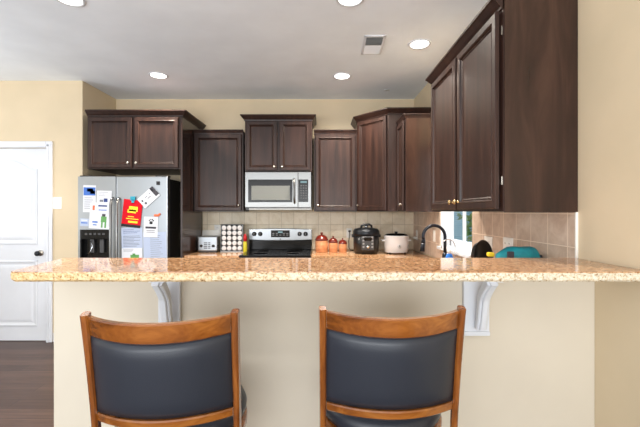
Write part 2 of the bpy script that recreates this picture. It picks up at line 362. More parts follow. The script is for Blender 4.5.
def crown(path, z, prof, mat='espresso_wood'):
    n = len(path); P = [Vector((*p, 0)) for p in path]; rings = []
    for i in range(n):
        nn = []
        if i > 0: d = (P[i]-P[i-1]).normalized(); nn.append(Vector((d.y, -d.x, 0)))
        if i < n-1: d = (P[i+1]-P[i]).normalized(); nn.append(Vector((d.y, -d.x, 0)))
        mm = nn[0] if len(nn) == 1 else (nn[0]+nn[1])/(1+nn[0].dot(nn[1]))
        rings.append([P[i]+mm*o_+Vector((0, 0, z+h)) for o_, h in prof])
    return B().loft(rings, mat, smooth=False)
UPZ = 1.38
def wall_cab(label, w_, dep, z0, z1, loc, rz, doors, crown_path, crown_h, knobs, kmat='nickel', endm=None, name='wall_cabinet', cprof=CROWN_S, gap=.018, group='dark wood wall cabinets'):
    t = thing(name, label, 'cabinet', loc, rz, group)
    b = B(); h = z1-z0
    b.box((0, .0, 0), (w_, dep, h), 'espresso_wood')
    if endm:   # finished end panels
        for s_ in endm:
            if s_ == 'R': b.box((w_-.0, .004, -.004), (w_+.006, dep, h), 'espresso_panel')
            else: b.box((-.006, .004, -.004), (0, dep, h), 'espresso_panel')
    b.build('body', t)
    n = doors; g_ = .004; dw = (w_-2*gap-(n-1)*.03)/n if n > 1 else w_-2*gap
    for k in range(n):
        x0 = gap+k*(dw+.03); d = cab_door(x0, x0+dw, .012, h-crown_h-.012, -.006).build('door', t)
        side, kz = knobs[k]
        knob(d, x0+.028 if side == 'L' else x0+dw-.028, kz, -.006, kmat)
    if crown_path: crown(crown_path, h-(.062 if cprof is CROWN else .044)+.012, cprof).build('crown_moulding', t)
    return t
# over the fridge
YA = 3.95; ax0, ax1 = wx(87.5, YA), wx(180.5, YA); az0, az1 = wz(169, YA), wz(111.8, YA)
wA = ax1-ax0
t = wall_cab('deep double-door cabinet with crown moulding above the stainless fridge', wA, YB-YA, az0, az1, (ax0, YA, az0), 0, 2, [(0, 0), (wA+.022, 0), (wA+.022, YB-YA-.01)], .05, [('R', .06), ('L', .06)], cprof=CROWN)
# tall end panel beside the fridge
PX0 = ax1
tag(B().box((PX0+.001, YA-.001, .002), (PX0+.021, YB-.001, az1-.055), 'espresso_panel', .001).build('fridge_end_panel'), 'tall dark wood side panel standing at the right of the fridge', 'panel')
PXR = PX0+.022
# left and right of the microwave
YU = 4.29
zt = wz(131, YU)
bx0, bx1 = PXR+.004, wx(243.3, YU)
mx0, mx1 = -.86, -.098
# filler at the left of B comes from the face frame of the cabinet
t = wall_cab('single-door dark cabinet between the fridge panel and the microwave', bx1-bx0, YB-YU, UPZ, zt, (bx0, YU, UPZ), 0, 1, [(0, 0), (bx1-bx0, 0)], .035, [('R', .07)])
YC = 4.20; cx0, cx1 = wx(245, YC), wx(312, YC); cz0, cz1 = wz(171.5, YC), wz(116.3, YC)
t = wall_cab('raised double-door cabinet with crown moulding directly above the microwave', cx1-cx0, YB-YC, cz0, cz1, (cx0, YC, cz0), 0, 2, [(0, YB-YC-.01), (0, 0), (cx1-cx0, 0), (cx1-cx0, YB-YC-.01)], .05, [('R', .05), ('L', .05)], cprof=CROWN)
ex0 = wx(357, 4.30)
dx0, dx1 = wx(314, YU), ex0-.006
t = wall_cab('single-door dark cabinet above the terracotta canisters, right of the microwave', dx1-dx0, YB-YU, UPZ, zt, (dx0, YU, UPZ), 0, 1, [(0, 0), (dx1-dx0, 0)], .035, [('L', .07)])
# diagonal corner cabinet
ey0, ex1, ey1 = 4.30, wx(388.5, 3.94), 3.94
et = wz(108.5, 3.94)
t = thing('corner_cabinet', 'tall diagonal-front corner cabinet with crown moulding above the slow cooker', 'cabinet', (ex0, ey0, UPZ), 0, 'dark wood wall cabinets')
q = [(0, YB-ey0-.002), (0, 0), (ex1-ex0, ey1-ey0), (XR-ex0-.002, ey1-ey0), (XR-ex0-.002, YB-ey0-.002)]
B().prism(q, 0, et-UPZ-.01, 'espresso_wood').build('body', t)
fl = math.hypot(ex1-ex0, ey1-ey0); fa = math.atan2(ey1-ey0, ex1-ex0)
d = cab_door(.02, fl-.02, .012, et-UPZ-.07).build('door', t); d.rotation_euler = (0, 0, fa)
knob(d, .045, .07)
crown([q[0], q[1], q[2], q[3]], et-UPZ-.062, CROWN).build('crown_moulding', t)
# right wall cabinets
XF = .825
fn, ff = 3.62, 3.925
zF = 2.31
wF = ff-fn
t = wall_cab('narrow dark cabinet on the right wall between corner cabinet and window', wF, XR-XF-.002, UPZ, zF, (XF, ff, UPZ), -PI/2, 1, [(0, 0), (wF, 0), (wF, XR-XF-.01)], .035, [('R', .07)], 'nickel', ['R'])
gn, gf = 1.69, 2.725
zG = 2.345; wG = gf-gn
t = wall_cab('large double-door dark cabinet on the right wall nearest the camera', wG, XR-XF-.002, UPZ, zG, (XF, gf, UPZ), -PI/2, 2, [(0, XR-XF-.01), (0, 0), (wG, 0)], .04, [('R', .055), ('L', .055)], 'brass_knob', ['R'], cprof=CROWN, gap=.02)
for c in t.children:
    if c.name.startswith('body'):
        for zz in (.12, .80): B().box((wG-.016, -.004, zz), (wG-.004, .001, zz+.04), 'nickel', .001).build('hinge', t)

# ================================================================== COUNTERS, BASE CABINETS, SINK
CT = .91
YBC = 3.985; XRC = .53
def slab(b, lo, hi): b.box(lo, hi, 'granite', .004)
b = B(); slab(b, (PXR+.002, YBC, CT-.032), (-.862, YB-.010, CT)); tag(b.build('countertop'), 'short granite countertop under the toaster, left of the range', 'countertop')
b = B(); SX0, SX1, SY0, SY1 = .62, 1.02, 2.75, 3.45
slab(b, (-.094, YBC, CT-.032), (XR-.011, YB-.010, CT)); slab(b, (XRC, SY1, CT-.032), (XR-.011, YBC, CT)); slab(b, (XRC, 1.70, CT-.032), (XR-.011, SY0, CT)); slab(b, (XRC, SY0, CT-.032), (SX0, SY1, CT)); slab(b, (SX1, SY0, CT-.032), (XR-.011, SY1, CT))
tag(b.build('countertop'), 'long granite countertop running from the range round to the sink', 'countertop')
b = B(); z0 = CT-.22
for lo, hi in (((SX0, SY0, z0), (SX1, SY1, z0+.004)), ((SX0-.004, SY0, z0), (SX0, SY1, CT-.033)), ((SX1, SY0, z0), (SX1+.004, SY1, CT-.033)), ((SX0, SY0-.004, z0), (SX1, SY0, CT-.033)), ((SX0, SY1, z0), (SX1, SY1+.004, CT-.033))): b.box(lo, hi, 'brushed_steel')
b.cyl((.82, 3.1, z0+.004), (.82, 3.1, z0+.008), .04, 'chrome'); tag(b.build('sink_basin'), 'undermount steel sink basin below the black faucet', 'sink')
def base_cab(label, w_, dep, loc, rz, n):
    t = thing('base_cabinet', label, 'cabinet', loc, rz, 'dark wood base cabinets')
    b = B(); b.box((0, .06, 0), (w_, dep, .10), 'espresso_wood'); b.box((0, 0, .10), (w_, dep, .66), 'espresso_wood'); b.box((0, 0, .66), (w_, .02, .70), 'espresso_wood'); b.box((0, 0, .70), (w_, .02, .876), 'espresso_wood'); b.box((0, dep-.02, .66), (w_, dep, .876), 'espresso_wood')
    b.box((0, .02, .66), (.02, dep-.02, .876), 'espresso_wood'); b.box((w_-.02, .02, .66), (w_, dep-.02, .876), 'espresso_wood'); b.build('body', t)
    dw = w_/n
    for k in range(n):
        d = cab_door(k*dw+.012, (k+1)*dw-.012, .12, .68).build('door', t); knob(d, k*dw+(.045 if k % 2 else dw-.045), .63)
        dd = B(); dd.box((k*dw+.012, -.02, .715), ((k+1)*dw-.012, -.0015, .86), 'espresso_wood', .003); dd = dd.build('drawer', t); knob(dd, (k+.5)*dw, .79)
    return t
base_cab('dark base cabinet under the short counter left of the range', -.864-PXR-.004, YB-YBC-.035, (PXR+.002, YBC+.025, 0), 0, 1)
base_cab('dark base cabinet under the back counter right of the range', XRC+.02+.09, YB-YBC-.035, (-.09, YBC+.025, 0), 0, 1)
base_cab('dark base cabinets under the sink counter along the right wall', YBC-1.72, XR-XRC-.04, (XRC+.028, YBC+.02, 0), -PI/2, 4)

# the bar top: polished face, rough chiselled edge
t = thing('bar_counter', 'long speckled granite bar top on the half wall, chiselled front edge', 'countertop', (0, 0, BARZ))
fl_, bl_ = wx(6.5, BARF), HWX-.035
poly = []
for k in range(6):
    a = PI+k/5*PI/2; poly.append((fl_+.03+.03*math.cos(a), BARF+.03+.03*math.sin(a)))
n = 220
for k in range(1, n): poly.append((fl_+.03+(XR-.004-fl_-.03)*k/n, BARF))
poly += [(XR-.004, BARF), (XR-.004, BARB), (bl_, BARB)]
for k in range(1, 16): poly.append((bl_+(fl_-bl_)*k/16, BARB+(BARF+.03-BARB)*k/16))
B().prism(poly, -.004, 0, 'granite').build('polished_top', t)
rings = []
cen = Vector((0, 1.5))
for j, zz in enumerate((-.004, -.010, -.016, -.022, -.028, -.033, -BART)):
    r = []
    for i, p in enumerate(poly):
        pv = Vector((p[0], p[1], zz)); amt = 0
        if p[1] < BARF+.35 and p[0] < XR-.02 and p[1] < BARB-.01:
            amt = (noise.noise(pv*38)*.5+noise.noise(pv*95)*.3)*.010
            if j in (0,): amt *= .2
            if j >= 5: amt += .004*(j-4)
        inw = Vector((0, 1)) if p[0] > fl_+.03 else Vector((.8, .6))
        r.append((p[0]+inw.x*amt, p[1]+inw.y*amt, zz))
    rings.append(r)
B().loft(rings, 'granite_edge', smooth=False).build('chiselled_edge', t)['label'] = 'rough cream speckled edge'

# corbels under the bar
def corbel(label, xc, px0, px1, zbot):
    t = thing('corbel_bracket', label, 'bracket', (xc, HW0, 0), 0, 'white corbels under the bar')
    top = BARZ-BART-.001; a = wx(px0, HW0)-xc; b_ = wx(px1, HW0)-xc
    p = B(); p.box((a, -.020, zbot), (b_, -.0005, top), 'white_paint', .004); p.box((a-.0, -.026, zbot), (b_, -.018, zbot+.018), 'white_paint', .003); p.build('backplate', t)
    # S-shaped brace in the y-z plane
    pts = []
    y_top, z_b = -.175, zbot+.035
    N = 22
    for k in range(N+1):
        u = k/N; s_ = u
        y_ = -.042-.012*math.sin(PI*min(1, u*1.6))-(.100)*(u**2.6)
        pts.append((0, y_, z_b+(top-.022-z_b)*u))
    q = B(); q.strip(pts, [(0, 1, .35)]*len(pts), .042, [.020+.018*(k/N) for k in range(N+1)], 'white_paint', .004)
    q.strip([(p_[0], p_[1]-.012, p_[2]) for p_ in pts], [(0, 1, .35)]*len(pts), .022, [.018+.016*(k/N) for k in range(N+1)], 'white_paint', .003)
    q.build('curved_brace', t)
    h = B(); h.box((-.026, -.165, top-.022), (.036, -.0195, top), 'white_paint', .004); h.build('top_arm', t)
corbel('white curved corbel under the bar behind the left stool', wx(172, HW0), 160, 181.5, .86)
corbel('white curved corbel under the bar right of the right stool', wx(474, HW0)+.01, 462, 487.5, wz(334, HW0))

# ================================================================== APPLIANCES
# refrigerator
FY = 3.85; fx0, fx1 = wx(78, FY), wx(167.5, FY); fz1 = wz(176.5, FY)
t = thing('refrigerator', 'stainless side-by-side fridge covered with papers, in the alcove', 'refrigerator', (fx0, FY, 0))
fw_ = fx1-fx0
B().box((.004, .075, .02), (fw_-.004, .72, fz1-.02), 'black_plastic', .006).build('cabinet_body', t)['label'] = 'black fridge sides'
sx_ = wx(116, FY)-fx0
dx_a, dx_b = wx(80, FY)-fx0, wx(109.5, FY)-fx0; dz_a, dz_b = .83, wz(229.6, FY)
b = B()   # freezer door with an opening for the dispenser
for lo, hi in (((0, 0, .07), (dx_a, .07, fz1)), ((dx_b, 0, .07), (sx_-.003, .07, fz1)), ((dx_a, 0, dz_b), (dx_b, .07, fz1)), ((dx_a, 0, .07), (dx_b, .07, dz_a))): b.box(lo, hi, 'stainless')
fd = b.build('freezer_door', t)
b = B(); b.box((sx_+.003, 0, .07), (fw_, .07, fz1), 'stainless', .008); b.build('fridge_door', t)
b = B(); b.box((dx_a+.001, .05, dz_a), (dx_b-.001, .068, dz_b), 'black_enamel'); b.box((dx_a, -.001, dz_b-.10), (dx_b, .05, dz_b), 'black_enamel', .004); b.box((dx_a+.001, .002, dz_a), (dx_b-.001, .05, dz_a+.02), 'black_enamel')
for s_ in (dx_a+.001, dx_b-.013): b.box((s_, -.002, dz_a), (s_+.012, .05, dz_b), 'black_enamel', .002)
for k in range(5): b.box((dx_a+.05+k*.045, -.002, dz_b-.055), (dx_a+.075+k*.045, -.0005, dz_b-.035), 'dark_grey')
b.box((dx_a+.09, .02, dz_b-.24), (dx_a+.13, .05, dz_b-.10), 'dark_grey', .004, RX(0)); b.box((dx_a+.19, .02, dz_b-.24), (dx_a+.23, .05, dz_b-.10), 'dark_grey', .004)
b.tube([(dx_a+.10, .015, dz_b-.12), (dx_a+.13, .0, dz_b-.17), (dx_a+.11, .0, dz_b-.22), (dx_a+.06, .01, dz_b-.27)], .004, 'chrome', 8)
b.build('ice_dispenser', t)['label'] = 'black ice and water dispenser'
for hx, nm in ((wx(113, FY)-fx0, 0), (wx(119.3, FY)-fx0, 1)):
    b = B(); zz0, zz1 = .55, 1.50
    b.tube([(hx, .002, zz0-.02), (hx, -.03, zz0), (hx, -.046, zz0+.05), (hx, -.05, (zz0+zz1)/2), (hx, -.046, zz1-.05), (hx, -.03, zz1), (hx, .002, zz1+.02)], .0125, 'brushed_steel', 12); b.build('handle', t)
for xa in (.01, fw_-.13): B().box((xa, .01, fz1), (xa+.12, .11, fz1+.012), 'black_plastic', .004).build('hinge_cover', t)
b = B(); b.box((.01, .02, .015), (fw_-.01, .08, .065), 'black_plastic'); b.build('toe_grille', t)

# papers on the fridge: each a thin sheet held to the door
LAY = [0]
def sheet(name, label, cat, cpx, cpy, wpx, hpx, ang, base, marks, group='papers on the fridge', layer=0, th=.0012):
    d = FY-.0008-.0018*layer
    c = W(cpx, cpy, FY)
    o_ = B(); k = FY/F; w_, h_ = wpx*k, hpx*k
    o_.box((-w_/2, -th, -h_/2), (w_/2, 0, h_/2), base)
    for u0, v0, u1, v1, m in marks:   # u left-right 0..1, v top-down 0..1
        o_.box((-w_/2+u0*w_, -th-.0003, h_/2-v1*h_), (-w_/2+u1*w_, -th+.0001, h_/2-v0*h_), m)
    o = o_.build(name); o.location = (c.x, d, c.z); o.rotation_euler = (0, -math.radians(ang), 0)   # ang > 0: leans anticlockwise
    return tag(o, label, cat, group)
def lines(u0, u1, v0, v1, n, m, h=.35, r=None):
    rr = R if r is None else r
    return [(u0, v0+(v1-v0)*k/n, u0+(u1-u0)*rr.uniform(.6, 1), v0+(v1-v0)*(k+h)/n, m) for k in range(n)]
sheet('flyer', 'white flyer with a blue picture band at its top, left on the freezer door', 'paper', 89.5, 198.7, 12.5, 27, -1, 'paper', [(.03, .08, .97, .38, 'ink_blue'), (.3, .12, .8, .24, 'ink_navy'), (.55, .2, .95, .32, 'ink_navy')]+lines(.1, .9, .46, .92, 6, 'ink_grey', .25))
sheet('drawing', "child's drawing of a green figure on the freezer door", 'drawing', 100.5, 215.8, 21.5, 26, -4, 'paper', [(.58, .42, .74, .52, 'ink_dark'), (.54, .52, .80, .74, 'green_ink'), (.56, .74, .64, .95, 'green_ink'), (.72, .74, .80, .95, 'green_ink'), (.12, .12, .22, .30, 'orange_ink'), (.15, .72, .4, .78, 'ink_blue'), (.18, .84, .36, .88, 'ink_blue')], layer=1)
sheet('notice', 'white notice with a dark blue bar, overlapping the drawing on the freezer', 'paper', 104.3, 202, 14.6, 22.5, -2, 'paper', [(.2, .4, .44, .5, 'ink_grey'), (.48, .34, .74, .5, 'ink_navy'), (.12, .64, .72, .71, 'ink_navy'), (.15, .84, .7, .88, 'ink_blue')]+lines(.15, .8, .06, .3, 3, 'ink_grey', .2), layer=2)
sheet('note', 'small pale note at the lower left above the ice dispenser', 'paper', 84.6, 222.3, 8.5, 7.5, -3, 'paper_blue', [(.1, .15, .8, .3, 'paper'), (.1, .5, .85, .65, 'ink_blue')])
sheet('letter', 'pale typed letter hanging below the red flyer on the fridge door', 'paper', 132, 238, 21, 21, 2, 'paper_blue', lines(.08, .92, .1, .32, 3, 'ink_navy', .22)+lines(.08, .92, .4, .95, 8, 'ink_grey', .3))
sheet('leaf_card', 'white card with a green leafy picture below the letter', 'paper', 132.2, 253.5, 20.5, 11, 1, 'paper', [(.42, .62, .84, .95, 'green_ink'), (.52, .5, .66, .66, 'green_ink')]+lines(.08, .6, .1, .4, 3, 'ink_grey', .25), layer=1)
sheet('form', 'tall pale printed form at the lower right of the fridge door', 'paper', 155, 246.5, 23, 29, 2, 'paper_blue', lines(.3, .92, .12, .9, 11, 'ink_grey', .18))
sheet('paw_flyer', 'white flyer with a black paw print on the fridge door', 'paper', 151, 227, 14, 20.5, -2, 'paper', [(.4, .22, .62, .36, 'ink_black'), (.34, .14, .42, .21, 'ink_black'), (.45, .1, .52, .18, 'ink_black'), (.56, .1, .63, .18, 'ink_black'), (.64, .15, .72, .22, 'ink_black'), (.12, .48, .88, .58, 'ink_dark'), (.2, .66, .8, .69, 'ink_grey'), (.2, .74, .8, .77, 'ink_grey')], layer=2)
sheet('red_flyer', 'bright red flyer with yellow lettering on the fridge door', 'paper', 132.3, 213.5, 19, 27.5, -6, 'red_paper', [(.32, .24, .78, .42, 'yellow_ink'), (.26, .36, .70, .48, 'yellow_ink'), (.3, .6, .62, .63, 'yellow_ink'), (.22, .68, .88, .71, 'yellow_ink'), (.34, .77, .84, .84, 'yellow_ink'), (0, .9, 1, 1, 'ink_black')], layer=3)
sheet('tilted_card', 'white card tilted steeply to the right on the fridge door', 'paper', 149.2, 197.3, 20, 12, 42, 'paper', [(.80, .0, 1, .85, 'ink_dark'), (.84, .1, .9, .3, 'ink_grey'), (.1, .3, .18, .46, 'ink_dark'), (.15, .62, .25, .8, 'ink_dark'), (.34, .3, .5, .36, 'ink_grey'), (.42, .5, .62, .56, 'ink_grey'), (.6, .28, .72, .34, 'ink_grey')], layer=5)
def magnet(name, label, cpx, cpy, prims, layer=6):
    d = FY-.0008-.0018*layer; c = W(cpx, cpy, FY); k = FY/F; o_ = B()
    for kind, x0, z0, x1, z1, m in prims:
        if kind == 'box': o_.box((x0*k, -.008, -z1*k), (x1*k, 0, -z0*k), m, .002)
        else: o_.cyl(((x0)*k, 0, -z0*k), (x0*k, -.012, -z0*k), x1*k, m)
    o = o_.build(name); o.location = (c.x, d, c.z); return tag(o, label, 'magnet', 'fridge magnets')
magnet('clip_magnet', 'teal clip magnet holding the top of the red flyer', 133.5, 199.5, [('box', -2.4, -3, 2.4, 1, 'teal_plastic'), ('box', -1.2, 0, 1.4, 3.4, 'teal_plastic')])
magnet('square_magnet', 'small black square magnet above the tilted white card', 158.3, 183.2, [('box', -1.7, -1.8, 1.7, 1.8, 'ink_black')], 0)
magnet('fish_magnet', 'small orange red magnet at the top of the paw print flyer', 157.5, 215.3, [('box', -3, -1, 2, 1.2, 'orange_ink'), ('box', 1.5, -2, 3.2, 0, 'orange_ink')], 3)

# microwave
MY = 4.17; qx0, qx1 = wx(245, MY), wx(311.2, MY); qz0, qz1 = wz(207.4, MY), wz(172, MY)
t = thing('microwave', 'stainless over-the-range microwave mounted above the stove', 'microwave', (qx0, MY, qz0))
mw, mh = qx1-qx0, qz1-qz0; u = MY/F
B().box((.002, .03, -.03), (mw-.002, YB-MY-.01, mh), 'dark_grey', .003).build('housing', t)
def mz(py): return wz(py, MY)-qz0
def mx(px): return wx(px, MY)-qx0
b = B(); b.box((0, -.0, 0), (mx(298), .03, mh), 'brushed_steel', .004); d = b.build('door', t)
b = B(); b.box((mx(248.2), -.004, mz(202.2)), (mx(292.4), .0, mz(179.5)), 'black_enamel', .002); b.box((mx(251.5), -.006, mz(200)), (mx(290), -.003, mz(185.8)), 'window_mesh', .001); b.build('window', d)
b = B(); b.tube([(mx(294), 0, mz(179)), (mx(294), -.03, mz(180)), (mx(294.2), -.038, mz(184)), (mx(294.2), -.038, mz(198)), (mx(294.6), -.03, mz(202)), (mx(294.6), 0, mz(203))], .011, 'brushed_steel'); b.build('handle', d)
b = B(); b.box((mx(298.2), 0, 0), (mw, .03, mh), 'brushed_steel', .003); b.box((mx(298.6), -.003, mz(202)), (mx(308.2), .001, mz(179.5)), 'black_enamel', .001)
b.box((mx(300.5), -.004, mz(183)), (mx(306.8), -.002, mz(181)), 'display_glow')
for r_ in range(6):
    for c_ in range(3): b.box((mx(300.2+c_*2.5), -.0045, mz(186.3+r_*2.5)), (mx(301.9+c_*2.5), -.002, mz(185+r_*2.5)), 'dark_grey')
b.build('control_panel', t)
b = B(); b.box((.04, .02, -.028), (mw-.0, .25, -.004), 'off_grey', .002); b.build('vent_plate', t)

# range
rx0, rx1 = -.857, -.099; RY0 = 3.965
t = thing('range', 'black and stainless electric range against the back wall', 'stove', (rx0, RY0, 0)); rw = rx1-rx0
B().box((0, .02, .02), (rw, YB-RY0-.02, .895), 'black_plastic', .003).build('oven_body', t)
b = B(); b.box((.005, 0, .17), (rw-.005, .03, .80), 'black_enamel', .004); d = b.build('oven_door', t)
b = B(); b.tube([(.06, 0, .755), (.06, -.04, .76), (rw/2, -.045, .765), (rw-.06, -.04, .76), (rw-.06, 0, .755)], .011, 'brushed_steel'); b.build('handle', d)
B().box((-.0, -.005, .895), (rw, YB-RY0-.03, .917), 'black_enamel', .006).build('cooktop', t)
bgy = 4.535-RY0
def bz(py): return wz(py, 4.52)
def bxp(px): return wx(px, 4.52)-rx0
b = B()
# black lower part of the backguard with the curved steel console above
ring = lambda zc: None
b.box((.0, bgy, .915), (rw, bgy+.075, 1.05), 'black_enamel', .008)
bk = b.build('backguard', t)
b = B(); N = 20; top = []; bot = []
for k in range(N+1):
    uu = k/N; x_ = rw*uu; s_ = (2*uu-1)**2
    top.append((x_, bz(228.6)-.012*s_)); bot.append((x_, bz(240.5)+.010*s_))
poly_ = [(p[0], p[1]) for p in bot]+[(p[0], p[1]) for p in top[::-1]]
b.prism(poly_, 0,   .07, 'stainless', T((0, bgy+.062, 0)) @ RX(PI/2), .004)
cs = b.build('console', t)
b = B(); b.box((bxp(271), bgy-.011, bz(237.3)), (bxp(289.7), bgy-.004, bz(230.3)), 'black_enamel', .002)
b.box((bxp(278), bgy-.0125, bz(233)), (bxp(282.5), bgy-.0105, bz(231.4)), 'display_glow')
for r_ in range(2):
    for c_ in range(5):
        if not 2 <= c_ <= 2 or r_: b.box((bxp(272.3+c_*3.5), bgy-.0125, bz(235.6+r_*1-1.8+r_*.6)), (bxp(274.3+c_*3.5), bgy-.0105, bz(234.9+r_*1-1.8+r_*.6)), 'mid_grey')
b.build('display', cs)
for px in (254.2, 260.2, 299.6, 305.6):
    b = B(); xx, zz = bxp(px), bz(234); b.cyl((xx, bgy-.006, zz), (xx, bgy-.012, zz), .027, 'dark_grey'); b.cyl((xx, bgy-.012, zz), (xx, bgy-.030, zz), .021, 'black_plastic', .018); b.box((xx-.003, bgy-.034, zz-.016), (xx+.003, bgy-.028, zz+.016), 'mid_grey'); b.build('knob', cs)
b = B(); b.cyl((bxp(280.3), bgy-.007, bz(239.2)), (bxp(280.3), bgy-.0085, bz(239.2)), .0085, 'dark_grey', seg=16); b.build('emblem', cs)
for (px_, py_, rr) in ((.2, .17, .09), (.56, .17, .075), (.2, .42, .075), (.56, .42, .10)):
    b = B(); b.lathe([(rr, 0), (rr, .0006), (rr-.004, .0006), (rr-.004, 0)], 'dark_grey', 32, T((px_, py_, .9171))); b.build('burner', t)

# ================================================================== COUNTER ITEMS
# toaster
TY = 4.30; tx0, tx1 = wx(197.3, TY), wx(217.2, TY); th_ = wz(236.6, TY)-CT
t = thing('toaster', 'silver toaster with dial controls beside the fridge panel', 'toaster', (tx0, TY, CT)); tw = tx1-tx0
b = B(); b.box((.0, .0, .012), (tw, .22, th_), 'stainless', .016, seg=3); b.build('shell', t)
b = B(); b.box((.008, .006, 0), (tw-.008, .214, .014), 'black_plastic', .003); b.build('base', t)
b = B()
for yy in (.07, .13): b.box((.03, yy, th_-.001), (tw-.03, yy+.026, th_+.0015), 'black_plastic', .0005)
b.build('slots', t)
for xx in (.035, tw-.055):
    b = B(); b.cyl((xx+.01, 0, .075), (xx+.01, -.016, .075), .017, 'black_plastic', .014); b.build('dial', t)
b = B()
for r_ in range(4): b.box((.075, -.003, .045+r_*.02), (.115, .001, .056+r_*.02), 'dark_grey'); b.box((.125, -.003, .045+r_*.02), (.15, .001, .056+r_*.02), 'dark_grey')
b.build('buttons', t)
b = B(); b.box((tw, .0, .07), (tw+.010, .03, .085), 'black_plastic', .003); b.build('lever', t)
# translucent tray leaning behind the toaster
b = B(); b.box((0, 0, 0), (.215, .006, .245), 'clear_plastic', .002); o = b.build('plastic_tray'); o.location = (PXR+.006, 4.565, CT); o.rotation_euler = (-.12, 0, 0)
tag(o, 'clear plastic tray leaning on the wall behind the toaster', 'tray')
# wall outlets and switches
def plate(name, label, px, py, w_, h_, wall, d=None, kind='outlet', sw=1):
    t = thing(name, label, kind, (0, 0, 0), 0, 'wall plates')
    if wall == 'back': t.location = (wx(px, YB-.009), YB-.009, wz(py, YB-.009))
    elif wall == 'door': t.location = (wx(px, YD), YD, wz(py, YD))
    else: dd = (XR-.010)*F/(px-CX); t.location = (XR-.010, dd, wz(py, dd)); t.rotation_euler = (0, 0, -PI/2)
    B().box((-w_/2, -.006, -h_/2), (w_/2, 0, h_/2), 'white_plastic', .002).build('cover_plate', t)
    for s_ in range(sw):
        xo = (s_-(sw-1)/2)*.046
        if kind == 'outlet':
            for zz in (-.021, .021):
                b = B(); b.box((xo-.016, -.009, zz-.014), (xo+.016, -.005, zz+.014), 'white_plastic', .002)
                for q_ in (-.006, .006): b.box((xo+q_-.001, -.0095, zz-.004), (xo+q_+.001, -.0088, zz+.006), 'dark_grey')
                b.build('socket', t)
        else:
            b = B(); b.box((xo-.016, -.009, -.033), (xo+.016, -.005, .033), 'white_plastic', .002, RX(.04)); b.build('rocker', t)
    return t
plate('wall_outlet', 'white outlet on the back wall between toaster and pod rack', 217.3, 229.5, .07, .115, 'back')
plate('wall_outlet', 'white outlet behind the black multi-cooker', 349.3, 233, .07, .115, 'back')
plate('wall_outlet', 'white outlet in the corner with the slow cooker plugged in', 417, 235, .07, .115, 'right')
plate('light_switch', 'white rocker switch on the tile between corner and sink window', 434.5, 236, .07, .115, 'right', kind='switch')
plate('wall_outlet', 'double outlet plate on the tile above the yellow scrubber', 488.7, 245, .115, .115, 'right', sw=2)
plate('wall_outlet', 'double outlet plate on the tile behind the teal bag', 508.5, 247, .115, .115, 'right', sw=2)
plate('light_switch', 'white double switch plate on the wall beside the white door', 57.6, 203, .092, .125, 'door', kind='switch', sw=2)
# pod rack with pods
PY = 4.38; px0, px1 = wx(221.2, PY), wx(242.6, PY); pzt = wz(224.3, PY)
t = thing('pod_rack', 'black coffee pod rack beside the range holding rows of white pods', 'rack', (px0, PY, CT)); pw, ph = px1-px0, pzt-CT
b = B(); b.box((0, .05, .0), (pw, .056, ph), 'black_plastic'); b.build('back_panel', t)
b = B(); b.box((-.006, -.012, ph-.006), (pw+.006, .07, ph), 'dark_metal', .002); b.build('top_plate', t)
b = B(); b.box((-.006, -.012, 0), (pw+.006, .07, .010), 'brushed_steel', .002); b.build('base_plate', t)
for s_ in (0, 1):
    b = B(); b.box((-.004 if not s_ else pw, -.006, .010), (0 if not s_ else pw+.004, .062, ph-.006), 'brushed_steel'); b.build('side_panel', t)
rows, cols = 5, 4; rh = (ph-.022)/rows; cw_ = (pw-.006)/cols
b = B()
for r_ in range(rows): b.box((.001, -.004, .010+r_*rh), (pw-.001, .05, .013+r_*rh), 'black_plastic')
b.build('shelf', t)
rn = ['bottom', 'fourth', 'middle', 'second', 'top']; cn = ['leftmost', 'second from left', 'third from left', 'rightmost']
pod0 = None
for r_ in range(rows):
    for c_ in range(cols):
        if pod0 is None:
            b = B(); mt = RX(PI/2); rad = min(cw_, rh)*.46
            b.lathe([(rad*.74, -.040), (rad*.9, -.004), (rad, -.003), (rad, .0015), (rad*.93, .003), (0, .003)], 'white_ceramic', 22, mt)
            o = pod0 = b.build('coffee_pod')
        else: o = pod0.copy(); COL.objects.link(o)
        o.location = (px0+.003+(c_+.5)*cw_, PY-.003, CT+.0135+r_*rh+rad)
        tag(o, f'white-lidded coffee pod, {rn[r_]} row, {cn[c_]}, in the pod rack', 'coffee pod', 'pods in the rack')
# mustard bottle
sd = 4.36; t = thing('squeeze_bottle', 'small yellow bottle with a red cap between pod rack and range', 'bottle', (wx(246.2, sd)-.012, sd, CT)); hh = wz(234, sd)-CT
B().lathe([(.021, 0), (.024, .006), (.024, hh*.46), (.022, hh*.53), (.017, hh*.58), (.017, hh*.60)], 'mustard', 22, sx=1, sy=.8).build('body', t)
B().lathe([(.021, hh*.60), (.021, hh*.86), (.016, hh*.90), (.014, hh*.99), (0, hh)], 'cap_red', 20).build('cap', t)
